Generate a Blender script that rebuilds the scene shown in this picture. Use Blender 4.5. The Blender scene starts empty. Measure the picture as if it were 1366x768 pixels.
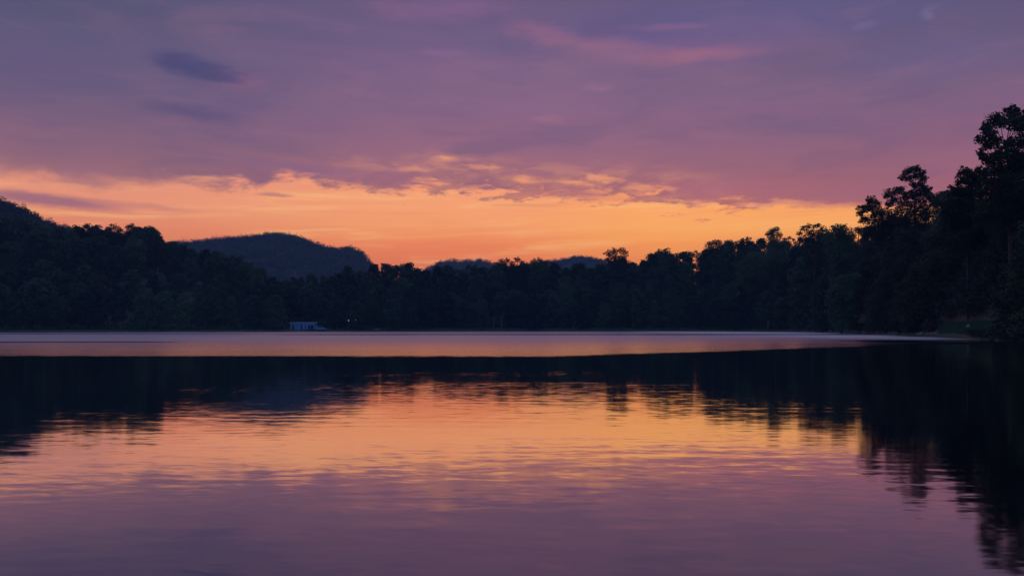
import bpy, math, random
import numpy as np

random.seed(11)
rng = np.random.default_rng(11)
scene = bpy.context.scene
COL = scene.collection

# ---------------------------------------------------------------- survey of the place
FPX = 1138.0            # focal length, in photograph pixels
HOR = 437.0             # horizon row
CAM_Z = 1.6
def pos(px, py, D):     # a sighting (column, row) at forward distance D -> point in metres
    return ((px - 683.0) / FPX * D, D, CAM_Z + D * (HOR - py) / FPX)
def azd(px): return math.degrees(math.atan((px - 683.0) / FPX))

SHORE_PX = np.array([-300, -100, 0, 200, 400, 550, 700, 850, 1000, 1060, 1100, 1150, 1200, 1250, 1300, 1340, 1366, 1450, 1520])
SHORE_D = np.array([250, 285, 303, 335, 364, 390, 404, 395, 364, 335, 290, 218, 172, 142, 119, 106, 100, 86, 78.])
SKY_PX = np.array([-300, -100, 0, 40, 70, 100, 120, 150, 175, 204, 212, 222, 250, 290, 320, 350, 385, 420, 440, 470, 500, 540, 600,
                   640, 670, 690, 715, 740, 790, 808, 825, 838, 850, 890, 920, 950, 990, 1010, 1030, 1060, 1090, 1120, 1143, 1170, 1200, 1240, 1290, 1366, 1520])
SKY_PY = np.array([285, 285, 288, 294, 299, 304, 303, 304, 304, 304, 316, 325, 328, 338, 345, 359, 375, 368, 361, 358, 353, 353, 357,
                   356, 352, 351, 349, 352, 352, 348, 344, 347, 344, 337, 337, 327, 320, 322, 320, 316, 312, 305, 300, 298, 292, 275, 262, 240, 230.])
def shore_d(px): return float(np.interp(px, SHORE_PX, SHORE_D))
def sky_py(px): return float(np.interp(px, SKY_PX, SKY_PY))
def slope_len(px): return float(np.interp(px, [0, 300, 420, 600, 1000, 1150, 1366], [95, 80, 45, 45, 60, 60, 50]))

AZ_T = [-180, -120, -90, -60, -45] + [azd(p) for p in SHORE_PX[1:-1]] + [42, 60, 90, 120, 180]
DS_T = [2.5, 6, 60, 200, 270] + [d / math.cos(math.radians(azd(p))) for p, d in zip(SHORE_PX[1:-1], SHORE_D[1:-1])] + [82, 50, 25, 6, 2.5]
RIDGES = [  # distance, half depth, crest columns, crest rows
    (690., 150., [-500, -250, -100, 0, 20, 40, 60, 75, 100, 150, 210], [330, 262, 267, 281, 287, 297, 303, 309, 320, 345, 420]),
    (1300., 380., [120, 180, 210, 222, 248, 278, 308, 343, 372, 396, 424, 448, 466, 480, 492, 506, 545, 600], [400, 352, 334, 331, 329, 327, 325, 320, 319, 322, 332, 341, 338, 342, 354, 375, 402, 435]),
    (1750., 380., [540, 585, 610, 640, 655, 680, 705, 725, 740, 765, 785, 803, 820, 860, 920], [375, 357, 353, 353, 356, 362, 361, 356, 352, 349, 348, 350, 357, 368, 400]),
]
def hsh(x, y):
    return (np.sin(x * 0.113 + 1.7 * np.sin(y * 0.041)) + np.sin(y * 0.127 + 1.3 * np.sin(x * 0.053))
            + 0.5 * np.sin(x * 0.31 + y * 0.27) + 0.4 * np.sin(x * 0.71 - y * 0.63)) / 2.9
def smooth(t):
    t = np.clip(t, 0, 1); return t * t * (3 - 2 * t)
def terrain_z(x, y):
    x = np.asarray(x, float); y = np.asarray(y, float)
    r = np.hypot(x, y); az = np.degrees(np.arctan2(x, y))
    ds = np.interp(az, AZ_T, DS_T)
    d = r - ds + hsh(x, y) * np.clip(ds * 0.012, 0, 1.2)
    z = np.clip(0.28 * d, -2.0, 0.85)
    front = np.abs(az) < 40
    px = np.where(front, 683 + FPX * np.tan(np.radians(np.clip(az, -40, 40))), np.where(az > 0, 1600, -300))
    L = np.interp(px, [0, 300, 420, 600, 1000, 1150, 1366], [95, 80, 45, 45, 60, 60, 50])
    dsp = np.interp(px, SHORE_PX, SHORE_D)
    G = CAM_Z + (dsp + L) * (HOR - np.interp(px, SKY_PX, SKY_PY)) / FPX - np.interp(px, [0, 1080, 1180], [17.0, 17.0, 10.5])
    G = np.where(front, np.clip(G, 1.5, 30), 8.0)
    z = z + (G + 1.5 * hsh(x, y)) * smooth((d - 6) / L) * (d > 0)
    z = z + np.where(front, 1.15 * smooth((px - 1250) / 14) * (1 - smooth((px - 1335) / 30)) * smooth((d - 2.5) / 5) * (1 - smooth((d - 9) / 8)) * (d > 0), 0)
    for D, W, cx, cy in RIDGES:
        top = CAM_Z + D * (HOR - np.interp(px, cx, cy)) / FPX
        bell = smooth(1 - np.abs(y - D) / W)
        rz = (top + 0.012 * D * 0.25 * hsh(x * 0.6, y * 0.6)) * bell
        z = np.where(front & (y > D - W) & (bell > 0), np.maximum(z, rz), z)
    return z
def tz(x, y): return float(terrain_z(x, y))

# ---------------------------------------------------------------- materials
def lin(c):
    return tuple((v / 255 / 12.92) if v / 255 <= 0.04045 else ((v / 255 + 0.055) / 1.055) ** 2.4 for v in c)

class NT:
    def __init__(s, tree): s.t = tree; s.n = tree.nodes; s.l = tree.links
    def put(s, sock, v):
        if v is None: return
        if hasattr(v, 'is_output'): s.l.new(v, sock)
        else: sock.default_value = v
    def new(s, typ, **kw):
        n = s.n.new(typ)
        for k, v in kw.items(): setattr(n, k, v)
        return n
    def m(s, op, a, b=None, c=None, clamp=False):
        n = s.new('ShaderNodeMath', operation=op, use_clamp=clamp)
        for i, v in enumerate((a, b, c)): s.put(n.inputs[i], v)
        return n.outputs[0]
    def v(s, op, a, b=None, scale=None):
        n = s.new('ShaderNodeVectorMath', operation=op)
        s.put(n.inputs[0], a); s.put(n.inputs[1], b)
        if scale is not None: s.put(n.inputs['Scale'], scale)
        return n.outputs['Value'] if op in ('LENGTH', 'DOT_PRODUCT', 'DISTANCE') else n.outputs[0]
    def comb(s, x, y, z):
        n = s.new('ShaderNodeCombineXYZ')
        for i, q in enumerate((x, y, z)): s.put(n.inputs[i], q)
        return n.outputs[0]
    def sep(s, v):
        n = s.new('ShaderNodeSeparateXYZ'); s.put(n.inputs[0], v); return n.outputs
    def mix(s, f, a, b):
        n = s.new('ShaderNodeMix', data_type='RGBA'); s.put(n.inputs[0], f)
        s.put(n.inputs[6], a if hasattr(a, 'is_output') else (*a[:3], 1)); s.put(n.inputs[7], b if hasattr(b, 'is_output') else (*b[:3], 1))
        return n.outputs[2]
    def mapr(s, v, a, b, c=0., d=1., smooth=True):
        n = s.new('ShaderNodeMapRange', interpolation_type='SMOOTHSTEP' if smooth else 'LINEAR')
        s.put(n.inputs[0], v); s.put(n.inputs[1], a); s.put(n.inputs[2], b); s.put(n.inputs[3], c); s.put(n.inputs[4], d)
        return n.outputs[0]
    def noise(s, vec, scale=1., detail=3., rough=.5, dist=0., color=False, dim='3D'):
        n = s.new('ShaderNodeTexNoise', noise_dimensions=dim); s.put(n.inputs['Vector'], vec)
        n.inputs['Scale'].default_value = scale; n.inputs['Detail'].default_value = detail
        n.inputs['Roughness'].default_value = rough; n.inputs['Distortion'].default_value = dist
        return n.outputs[1] if color else n.outputs[0]
    def ramp(s, f, pts):
        n = s.new('ShaderNodeValToRGB'); cr = n.color_ramp; s.put(n.inputs[0], f)
        pts = sorted(pts)
        cr.elements[0].position = pts[0][0]; cr.elements[0].color = (*pts[0][1], 1)
        cr.elements[1].position = pts[-1][0]; cr.elements[1].color = (*pts[-1][1], 1)
        for p, c in pts[1:-1]:
            e = cr.elements.new(p); e.color = (*c, 1)
        return n.outputs[0]
    def curve(s, f, pts):
        n = s.new('ShaderNodeFloatCurve'); s.put(n.inputs[1], f)
        c = n.mapping.curves[0]; pts = sorted(pts)
        c.points[0].location = pts[0]; c.points[-1].location = pts[-1]
        for p in pts[1:-1]: c.points.new(*p)
        for p in c.points: p.handle_type = 'AUTO_CLAMPED'
        n.mapping.update(); return n.outputs[0]

def mat(name):
    m = bpy.data.materials.new(name); m.use_nodes = True
    k = NT(m.node_tree); b = next(n for n in k.n if n.type == 'BSDF_PRINCIPLED')
    return m, k, b

def simple(name, col, rough=.7, var=.3, scale=3., metal=0.):
    m, k, b = mat(name)
    co = k.new('ShaderNodeTexCoord').outputs['Object']
    n = k.noise(co, scale, 4, .6)
    k.put(b.inputs['Base Color'], k.mix(n, tuple(c * (1 - var) for c in col), tuple(c * (1 + var) for c in col)))
    b.inputs['Roughness'].default_value = rough; b.inputs['Metallic'].default_value = metal
    return m

def foliage(name, dark, light):
    m, k, b = mat(name)
    geo = k.new('ShaderNodeNewGeometry')
    oi = k.new('ShaderNodeObjectInfo')
    co = k.new('ShaderNodeTexCoord').outputs['Object']
    n = k.noise(co, .35, 3, .6)
    f = k.m('ADD', k.m('MULTIPLY', n, .9), k.m('MULTIPLY', k.m('SUBTRACT', oi.outputs['Random'], .5), 1.1), clamp=True)
    f = k.m('ADD', f, k.m('MULTIPLY', k.m('SUBTRACT', geo.outputs['Random Per Island'], .5), .35), clamp=True)
    k.put(b.inputs['Base Color'], k.mix(f, dark, light))
    b.inputs['Roughness'].default_value = .65
    b.inputs['Specular IOR Level'].default_value = .25
    return m

FOL = {
    'mid': foliage('leaves_mid_green', (.020, .036, .020), (.078, .145, .066)),
    'deep': foliage('leaves_deep_green', (.014, .028, .018), (.054, .096, .056)),
    'shade': foliage('leaves_shade_darkened', (.010, .018, .014), (.026, .044, .032)),  # leaf colour darkened to paint in the deep shade of the right shore
    'light': foliage('leaves_light_green', (.060, .11, .065), (.10, .18, .10)),
    'far': foliage('leaves_far_woods', (.030, .055, .055), (.065, .105, .095)),  # bluish tint puts some of the distance haze into the leaf colour
}
BARK = simple('bark_brown', (.05, .042, .035), .9, .4, 6)
PALE_BARK = simple('bark_pale', (.15, .135, .12), .85, .3, 6)
STONE = simple('stone_grey', (.26, .25, .24), .85, .3, 4)
BLUE = simple('paint_blue', (.10, .28, .60), .5, .15, 1)
ROOFM = simple('roof_sheet_pale_blue', (.24, .38, .60), .45, .15, 1)
DARKM = simple('timber_dark', (.05, .045, .04), .8, .3, 3)
VANM = simple('paint_blue_green', (.10, .28, .38), .35, .1, 1)
TYRE = simple('rubber_black', (.02, .02, .02), .8, .2, 3)
POLE = simple('steel_grey', (.07, .07, .075), .5, .2, 3)
WOOD = simple('wood_brown', (.26, .19, .13), .75, .3, 5)
GLASSM = simple('window_glass_dark', (.02, .025, .03), .08, .1, 1)

# ---------------------------------------------------------------- object helpers
def link_mesh(name, me, m=None, parent=None, loc=None):
    o = bpy.data.objects.new(name, me); COL.objects.link(o)
    if m is not None and not me.materials: me.materials.append(m)
    if parent is not None: o.parent = parent
    if loc is not None: o.location = loc
    return o
def thing(name, label, cat, loc, rz=0., group=None):
    o = bpy.data.objects.new(name, None); COL.objects.link(o)
    o.empty_display_size = .5
    o.location = loc; o.rotation_euler = (0, 0, rz); tag(o, label, cat, group); return o
def tag(o, label=None, cat=None, group=None, kind=None):
    if label: o['label'] = label
    if cat: o['category'] = cat
    if group: o['group'] = group
    if kind: o['kind'] = kind
    return o

class MB:
    def __init__(s): s.v = []; s.f = []
    def add(s, v, f):
        b = len(s.v); s.v += [tuple(p) for p in v]; s.f += [tuple(i + b for i in q) for q in f]
    def box(s, c, d, bev=0.):
        x, y, z = c; a, b, h = d[0] / 2, d[1] / 2, d[2] / 2
        if bev <= 0:
            v = [(x + i * a, y + j * b, z + k * h) for k in (-1, 1) for i, j in ((-1, -1), (1, -1), (1, 1), (-1, 1))]
            s.add(v, [(3, 2, 1, 0), (4, 5, 6, 7), (0, 1, 5, 4), (1, 2, 6, 5), (2, 3, 7, 6), (3, 0, 4, 7)])
        else:
            out = [(-a + bev, -b), (a - bev, -b), (a, -b + bev), (a, b - bev), (a - bev, b), (-a + bev, b), (-a, b - bev), (-a, -b + bev)]
            sc = lambda q: [(p[0] * (a - bev) / a, p[1] * (b - bev) / b) for p in q]
            rings = [(sc(out), -h), (out, -h + bev), (out, h - bev), (sc(out), h)]
            v = [(x + p[0], y + p[1], z + zz) for q, zz in rings for p in q]
            f = [tuple(range(7, -1, -1)), tuple(range(24, 32))]
            for r in range(3):
                for i in range(8): f.append((r * 8 + i, r * 8 + (i + 1) % 8, r * 8 + 8 + (i + 1) % 8, r * 8 + 8 + i))
            s.add(v, f)
    def tube(s, pts, rad, n=6, cap=True):
        pts = [np.array(p, float) for p in pts]; v = []; f = []
        for i, p in enumerate(pts):
            t = pts[min(i + 1, len(pts) - 1)] - pts[max(i - 1, 0)]; t /= (np.linalg.norm(t) + 1e-9)
            up = np.array((0, 0, 1.)) if abs(t[2]) < .9 else np.array((1., 0, 0))
            a = np.cross(t, up); a /= np.linalg.norm(a); b = np.cross(t, a)
            for j in range(n):
                w = 2 * math.pi * j / n; v.append(tuple(p + rad[i] * (math.cos(w) * a + math.sin(w) * b)))
        for i in range(len(pts) - 1):
            for j in range(n): f.append((i * n + j, i * n + (j + 1) % n, (i + 1) * n + (j + 1) % n, (i + 1) * n + j))
        if cap: f.append(tuple(range(n - 1, -1, -1))); f.append(tuple((len(pts) - 1) * n + j for j in range(n)))
        s.add(v, f)
    def prism(s, prof, y0, y1):     # profile in x,z swept along y
        n = len(prof); v = [(p[0], y0, p[1]) for p in prof] + [(p[0], y1, p[1]) for p in prof]
        f = [tuple(range(n)), tuple(range(2 * n - 1, n - 1, -1))]
        for i in range(n): f.append((i, i + n, (i + 1) % n + n, (i + 1) % n))
        s.add(v, f)
    def mesh(s, name, m=None, smooth=False):
        me = bpy.data.meshes.new(name); me.from_pydata(s.v, [], s.f); me.update()
        if m is not None: me.materials.append(m)
        if smooth: me.shade_smooth()
        return me
    def build(s, name, m, parent=None, smooth=False): return link_mesh(name, s.mesh(name, m, smooth), None, parent)

def quads_mesh(name, V, m):                # V: (N,4,3)
    n = len(V); me = bpy.data.meshes.new(name)
    me.vertices.add(n * 4); me.vertices.foreach_set('co', np.ascontiguousarray(V, dtype=np.float32).ravel())
    me.loops.add(n * 4); me.loops.foreach_set('vertex_index', np.arange(n * 4, dtype=np.int32))
    me.polygons.add(n); me.polygons.foreach_set('loop_start', np.arange(0, n * 4, 4, dtype=np.int32))
    me.update(calc_edges=True); me.materials.append(m); return me

def leaves(centres, radii, per_m2, leaf, squash=.78, nmin=20):
    out = []
    for c, r in zip(centres, radii):
        n = max(nmin, int(per_m2 * r * r)); d = rng.normal(size=(n, 3)); d /= np.linalg.norm(d, axis=1)[:, None]
        lob = 1 + .28 * np.sin(d[:, :1] * 4.1 + c[0] * 3) * np.sin(d[:, 1:2] * 3.7 + c[1] * 2) + .15 * np.sin(d[:, 2:3] * 7 + c[2])
        rr = r * (rng.random((n, 1)) ** .42) * lob
        rr *= np.where(rng.random((n, 1)) < .04, 1.18, 1)
        p = d * rr; p[:, 2] *= squash
        a = rng.normal(size=(n, 3)); a[:, 2] *= .7; a /= np.linalg.norm(a, axis=1)[:, None]
        b = np.cross(a, rng.normal(size=(n, 3))); b /= np.linalg.norm(b, axis=1)[:, None]
        L = leaf * rng.uniform(.55, 1.3, (n, 1)); W = L * rng.uniform(.4, .65, (n, 1))
        q = np.asarray(c) + p
        out.append(np.stack([q - a * L * .5, q + b * W * .5 - a * L * .05, q + a * L * .5, q - b * W * .5 - a * L * .05], axis=1))
    return np.concatenate(out)

def limb(mb, a, b, r0, r1, sag=.1, n=4, sides=5):
    a = np.array(a, float); b = np.array(b, float); L = np.linalg.norm(b - a)
    pts = []
    off = rng.normal(size=3) * L * .07; off[2] = abs(off[2]) * .3 - L * sag * .3
    for i in range(n + 1):
        t = i / n; pts.append(a + (b - a) * t + off * math.sin(math.pi * t))
    mb.tube(pts, [r0 + (r1 - r0) * i / n for i in range(n + 1)], sides)

# ---------------------------------------------------------------- tree kinds (20 m tall, base at the origin)
def tree_kind(kind, leaf, dens, fol, bark=BARK):
    H = 20.; cs = []; rs = []
    if kind == 'broad':
        n, base, R = 44, .12, 6.9
        for i in range(n):
            t = (i + .5) / n; zf = base + (.95 - base) * t; env = R * math.sin(math.pi * min(1, .22 + .74 * t)) ** .7
            w = i * 2.4 + rng.uniform(-.5, .5); q = env * rng.uniform(.35, .85)
            cs.append((q * math.cos(w), q * math.sin(w), H * zf - 1.0)); rs.append(rng.uniform(1.6, 2.9))
    elif kind == 'oval':
        n, base, R = 36, .1, 5.0
        for i in range(n):
            t = (i + .5) / n; zf = base + (.95 - base) * t; env = R * math.sin(math.pi * min(1, .15 + .8 * t)) ** .8
            w = i * 2.4 + rng.uniform(-.5, .5); q = env * rng.uniform(.3, .85)
            cs.append((q * math.cos(w), q * math.sin(w), H * zf - .9)); rs.append(rng.uniform(1.4, 2.4))
    elif kind == 'open':
        n, base, R = 34, .2, 6.0
        for i in range(n):
            t = (i + .5) / n; zf = base + (.97 - base) * t; env = R * math.sin(math.pi * min(1, .2 + .68 * t)) ** .7
            w = i * 2.4 + rng.uniform(-.7, .7); q = env * rng.uniform(.4, 1)
            cs.append((q * math.cos(w), q * math.sin(w), H * zf - .7)); rs.append(rng.uniform(1.1, 2.1))
    elif kind == 'high':
        n, base, R = 30, .3, 5.6
        for i in range(n):
            t = (i + .5) / n; zf = base + (.95 - base) * t; env = R * math.sin(math.pi * min(1, .25 + .7 * t)) ** .7
            w = i * 2.4 + rng.uniform(-.5, .5); q = env * rng.uniform(.3, .9)
            cs.append((q * math.cos(w), q * math.sin(w), H * zf - .8)); rs.append(rng.uniform(1.3, 2.4))
    elif kind == 'layer':
        for k, (zf, R) in enumerate(((.3, 3.9), (.42, 4.2), (.54, 3.7), (.66, 3.2), (.78, 2.5), (.88, 1.7), (.96, .7))):
            for i in range(4 if R > 1 else 2):
                w = i * 1.57 + k * .8 + rng.uniform(-.4, .4); q = R * rng.uniform(.45, .95)
                cs.append((q * math.cos(w), q * math.sin(w), H * zf - .7 + rng.uniform(-.5, .5))); rs.append(rng.uniform(1.0, 1.7) * (.6 + .1 * R))
    V = leaves(cs, rs, dens, leaf)
    V[:, :, 2] *= H / V[:, :, 2].max()
    mb = MB()
    bend = rng.normal(size=2) * .35
    zs = [-.8, .3, 4, 8, 12, 16, 18.2]
    spine = [(bend[0] * math.sin(z * .25) , bend[1] * math.sin(z * .3), z) for z in zs]
    mb.tube(spine, [.52, .42, .33, .27, .2, .1, .04], 8)
    for c, r in zip(cs, rs):
        z0 = max(2.5, c[2] - .9 * math.hypot(c[0], c[1]) - 1.0); z0 = min(z0, 16)
        limb(mb, (bend[0] * math.sin(z0 * .25), bend[1] * math.sin(z0 * .3), z0), c, .13, .035)
    return quads_mesh('crown', V, fol), mb.mesh('trunk', bark)

FAR = []
for i, (kd, fol, bark) in enumerate((('broad', 'mid', BARK), ('broad', 'deep', BARK), ('oval', 'deep', BARK), ('oval', 'mid', PALE_BARK), ('open', 'mid', BARK),
                                     ('high', 'deep', PALE_BARK), ('broad', 'deep', BARK), ('broad', 'mid', BARK))):
    FAR.append(tree_kind(kd, .85, 45, FOL[fol], bark))
NEAR = []
for kd, fol in (('broad', 'deep'), ('broad', 'mid'), ('oval', 'deep'), ('open', 'deep'), ('broad', 'deep')):
    NEAR.append(tree_kind(kd, .45, 150, FOL[fol]))

def plant_tree(kind, x, y, h, label, group, wide=1., z=None):
    crown, trunk = kind
    g = tz(x, y) if z is None else z
    t = thing('tree', label, 'tree', (x, y, g - .15), random.uniform(0, 6.28), group)
    s = h / 20.
    t.scale = (s * wide, s * wide, s)
    link_mesh('trunk', trunk, None, t); link_mesh('crown', crown, None, t)
    return t

# ---------------------------------------------------------------- the woods
HERO_SPANS = []          # columns kept lower on the skyline row because a marked tree stands there
def row_label(px, t):
    if px < 395:
        if t < .1: return 'dark leafy tree at the water edge below the left hillside', 'trees along the foot of the left hillside'
        if t < .9: return 'dark round tree midway up the wooded left hillside', 'trees midway up the left hillside'
        return 'dark tree on the ridge line of the left hillside against the orange sky', 'trees along the left ridge line'
    if px < 700:
        if t < .1: return 'dark shoreline tree in the front row at the middle of the far shore', 'front row trees of the middle far shore'
        if t < .9: return 'dark tree in the second row behind the middle of the far shore', 'second row trees of the middle far shore'
        return 'dark tree on the low even skyline at the middle of the far shore', 'low skyline trees of the middle far shore'
    if px < 1130:
        if t < .1: return 'dark shoreline tree at the foot of the rising woods right of middle', 'front row trees of the rising woods'
        if t < .9: return 'dark round tree on the slope of the rising woods right of middle', 'slope trees of the rising woods'
        return 'dark tree on the rising skyline between the middle and the tall right trees', 'rising skyline trees'
    if t < .1: return 'almost black tree in the front row of the near right shore', 'front trees of the near right shore'
    return 'almost black tree in the dense woods behind the near right shore', 'dense trees behind the near right shore'

count = 0
for t, spacing in ((.03, 8.6), (.34, 9.2), (.66, 9.0), (1.0, 5.8)):
    px = -120 + random.uniform(0, 20)
    while px < 1720:
        D = shore_d(px) + 7 + t * slope_len(px) + random.uniform(-4, 4)
        x = (px - 683) / FPX * D
        g = tz(x, D)
        cap = CAM_Z + D * (HOR - sky_py(px)) / FPX
        near = px > 1120
        if t == 1.0:
            h = cap - g + random.choice((-1.2, -.3, .4, 1.0, 1.8)) * D / 420
            h = min(max(h, 9), 26)
        else:
            h = random.uniform(13, 19.5)
            h = min(h, max(8, cap - g - 2.0))
        if near and t < .1: h = min(h, 14)
        skip = t < .1 and (382 < px < 440 or 1245 < px < 1345)
        if not skip:
            kinds = NEAR if near else FAR
            lab, grp = row_label(px, t)
            plant_tree(random.choice(kinds), x, D, h, lab, grp, random.uniform(.9, 1.25))
            count += 1
        px += spacing * FPX / D * random.uniform(.75, 1.2)

def marked_tree(label, D, base_px, clusters, leaf, dens, fol, top_r=.05, trunk_r=.35, bark=BARK, depth=1.0, fork=.45, limb_r=.09, squash=.85, group=None):
    """one tree with its own crown; clusters = (column, row, radius in columns) sighted at distance D, spread in depth"""
    bx = (base_px - 683) / FPX * D; g = tz(bx, D)
    t = thing('tree', label, 'tree', (bx, D, g - .1), 0, group)
    cs, rs = [], []
    wid = (max(c[0] for c in clusters) - min(c[0] for c in clusters)) / FPX * D
    for (cx, cy, r) in clusters:
        dy = rng.uniform(-.38, .38) * wid * depth
        k = (D + dy) / D
        x, y, z = pos(cx, cy, D)
        cs.append(((x * k - bx), dy, (z - CAM_Z) * k + CAM_Z - g)); rs.append(r / FPX * D * 1.18)
    ex, er = [], []
    for c, r in zip(cs, rs):                            # small sprays that break the outline
        for _ in range(4):
            v = rng.normal(size=3); v /= np.linalg.norm(v); q = r * rng.uniform(.85, 1.25)
            ex.append((c[0] + v[0] * q, c[1] + v[1] * q, c[2] + v[2] * q * squash)); er.append(r * rng.uniform(.22, .42))
    V = np.concatenate([leaves(cs, rs, dens, leaf, squash), leaves(ex, er, dens * .9, leaf * .85, .8, 8)])
    mb = MB()
    top = max(c[2] for c in cs); ctr = np.mean([c for c in cs if c[2] > top * .6], axis=0)
    zf = top * fork
    spine = [np.array((0, 0, -.8)), np.array((0, 0, .4)), np.array((ctr[0] * .15, ctr[1] * .15, zf * .5)), np.array((ctr[0] * .5, ctr[1] * .5, zf)), np.array((ctr[0] * .9, ctr[1] * .9, top * .82))]
    mb.tube(spine, [trunk_r * 1.35, trunk_r * 1.05, trunk_r * .85, trunk_r * .65, top_r], 8)
    for c, r in zip(cs, rs):
        best = None
        for i in range(24):
            q = i / 23 * 2.999 + 1; j = min(int(q), 3); p = spine[j] + (spine[j + 1] - spine[j]) * (q - j)
            if p[2] > c[2] - .2: break
            dd = np.linalg.norm(np.array(c) - p) - .25 * p[2]
            if c[2] - p[2] < .45 * math.hypot(c[0] - p[0], c[1] - p[1]) and best is not None: continue
            if best is None or dd < best[0]: best = (dd, p)
        p = best[1] if best else spine[1]
        limb(mb, p, c, limb_r, limb_r * .3, 0.5, 6, 5)
        for _ in range(3):      # twigs through the clump
            e = np.array(c) + rng.normal(size=3) * r * .5
            limb(mb, c, e, limb_r * .35, limb_r * .12, 0, 2, 4)
    mb.build('trunk', bark, t); link_mesh('crown', quads_mesh('crown', V, fol), None, t)
    return t

D_, M_ = FOL['deep'], FOL['mid']
marked_tree('tallest tree of all, sky showing through its open top, at the right edge', 119, 1350,
    [(1350,149,9),(1327,160,10),(1361,157,9),(1316,169,7),(1321,179,8),(1336,163,6),(1351,163,8),(1364,170,9),(1306,186,5),(1317,192,7),(1329,187,6),(1308,203,5),(1312,210,5),
     (1346,190,7),(1362,188,10),(1335,204,9),(1324,212,9),(1352,206,12),(1331,226,14),(1312,230,9),(1352,228,16),(1368,215,16),(1342,250,19),(1366,252,20),(1322,257,15),(1383,152,13),(1396,178,15),
     (1390,215,20),(1400,250,22),(1345,280,20),(1375,285,24),(1320,285,16),(1350,315,18),(1390,320,22)], .32, 620, D_, trunk_r=.42, fork=.5, limb_r=.10, squash=.95)
marked_tree('tree with two leafy knobs of uneven height just left of the highest right tree', 138, 1292,
    [(1288,229,7),(1283,240,7),(1298,233,7),(1294,242,7),(1305,240,8),(1277,252,7),(1270,257,5),(1300,255,12),(1285,262,12),(1272,272,12),(1296,280,16),(1275,295,16),(1305,305,18),(1285,320,18)],
    .32, 620, D_, trunk_r=.24, limb_r=.09, fork=.6)
marked_tree('tree with a round lollipop top on a bare stem above the right woods', 203, 1219,
    [(1205,236,5),(1209,229,5),(1216,226,5),(1223,225,5),(1229,231,5),(1232,238,4.5),(1222,235,5),(1214,238,4),(1219,246,4),(1227,246,5),(1231,250,5),(1199,254,7),(1209,262,7),(1222,257,8),(1234,255,7),(1226,267,9),(1240,262,6),(1205,272,8),
     (1218,282,10),(1236,280,11),(1248,268,6),(1205,292,12),(1230,302,14),(1212,315,13)], .38, 330, D_, trunk_r=.30, fork=.7, limb_r=.09)
marked_tree('tree with ragged side boughs just left of the lollipop-topped tree', 216, 1180,
    [(1162,267,6),(1169,271,5),(1152,279,6.5),(1147,285,4),(1158,276,6),(1165,279,6),(1176,282,7),(1186,258,6.5),(1193,266,6),(1186,272,5),(1187,287,9),(1153,292,6),(1168,294,10),(1182,300,11),(1196,296,8),(1160,308,10),(1178,318,14)],
    .38, 330, D_, trunk_r=.30, fork=.6, limb_r=.09)
marked_tree('low bushy tree filling the dip between the lollipop-topped tree and the knobbed tree', 168, 1262,
    [(1248,264,6),(1256,260,6),(1263,258,5),(1270,262,7),(1277,262,6),(1254,272,9),(1266,272,10),(1276,276,9),(1258,288,13),(1272,292,13)], .36, 420, D_, trunk_r=.28, fork=.7, limb_r=.09)
marked_tree('tree with a thin fan-shaped feathery top, next left of the tall right trees', 312, 1086,
    [(1067,311,3.5),(1072,304,4),(1079,301,3.5),(1087,301,3.5),(1092,300,2.8),(1097,305,4),(1100,308,2.6),(1106,312,3.5),(1080,310,6),(1091,311,6),(1085,319,8),(1074,319,6),(1097,318,5),(1085,332,11),(1084,348,12)],
    .55, 110, M_, trunk_r=.3, fork=.7, limb_r=.12)
marked_tree('low dome-shaped tree between the fan-topped tree and the tall right trees', 285, 1119,
    [(1119,304,7),(1113,309,7),(1127,308,7),(1120,316,10),(1108,318,7),(1132,316,7),(1112,330,12),(1128,330,12),(1120,345,13)], .55, 110, M_, trunk_r=.3)
marked_tree('tree with a tall tufted top and a small side tuft on the rising skyline', 360, 1034,
    [(1030,308,4.5),(1036,306,4),(1025,312,4),(1040,313,4),(1032,315,6),(1047,319,3),(1053,317,2.6),(1033,324,8),(1042,326,6),(1030,338,10),(1040,342,10)], .6, 95, M_, trunk_r=.3, fork=.65, limb_r=.12)
marked_tree('knobbly crowned tree where the skyline begins to rise, right of the distant pale ridge', 432, 822,
    [(812,338,4.5),(820,335,4.5),(829,334,4.5),(834,338,3.5),(820,343,7),(829,345,6),(811,346,4),(821,354,8),(824,366,9)], .65, 80, D_, trunk_r=.34, limb_r=.14)
marked_tree('bushy topped tree poking above the skyline right of the knobbly crowned one', 430, 886,
    [(880,338,5),(889,336,5),(896,341,4),(885,345,7),(893,348,6),(888,358,9)], .65, 80, M_, trunk_r=.32, limb_r=.14)
marked_tree('rounded tree forming the first step of the rising skyline, left of a gentle dip', 420, 953,
    [(948,326,5),(956,324,5),(962,329,5),(952,333,7),(944,334,5),(955,342,9)], .65, 80, D_, trunk_r=.32, limb_r=.14)
marked_tree('small peaked tree on the rising skyline, next left of the tall tufted tree', 405, 994,
    [(990,321,4),(997,319,3.6),(1000,324,4),(992,328,6),(985,327,4),(995,338,9)], .65, 80, M_, trunk_r=.32, limb_r=.14)
marked_tree('tree with two side-by-side leafy tufts on the middle skyline, left of the distant pale ridge', 448, 690,
    [(677,347,3),(683,351,3.6),(690,346,3.6),(696,350,3.2),(687,357,5),(694,358,5),(688,368,8)], .65, 80, D_, trunk_r=.3, limb_r=.14)
marked_tree('narrow tufted tree just left of the twin-tufted tree on the middle skyline', 446, 668,
    [(664,351,3.2),(669,348,3.4),(673,351,3.2),(668,357,5),(662,360,4),(669,368,7)], .65, 80, M_, trunk_r=.3, limb_r=.14)
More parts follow.
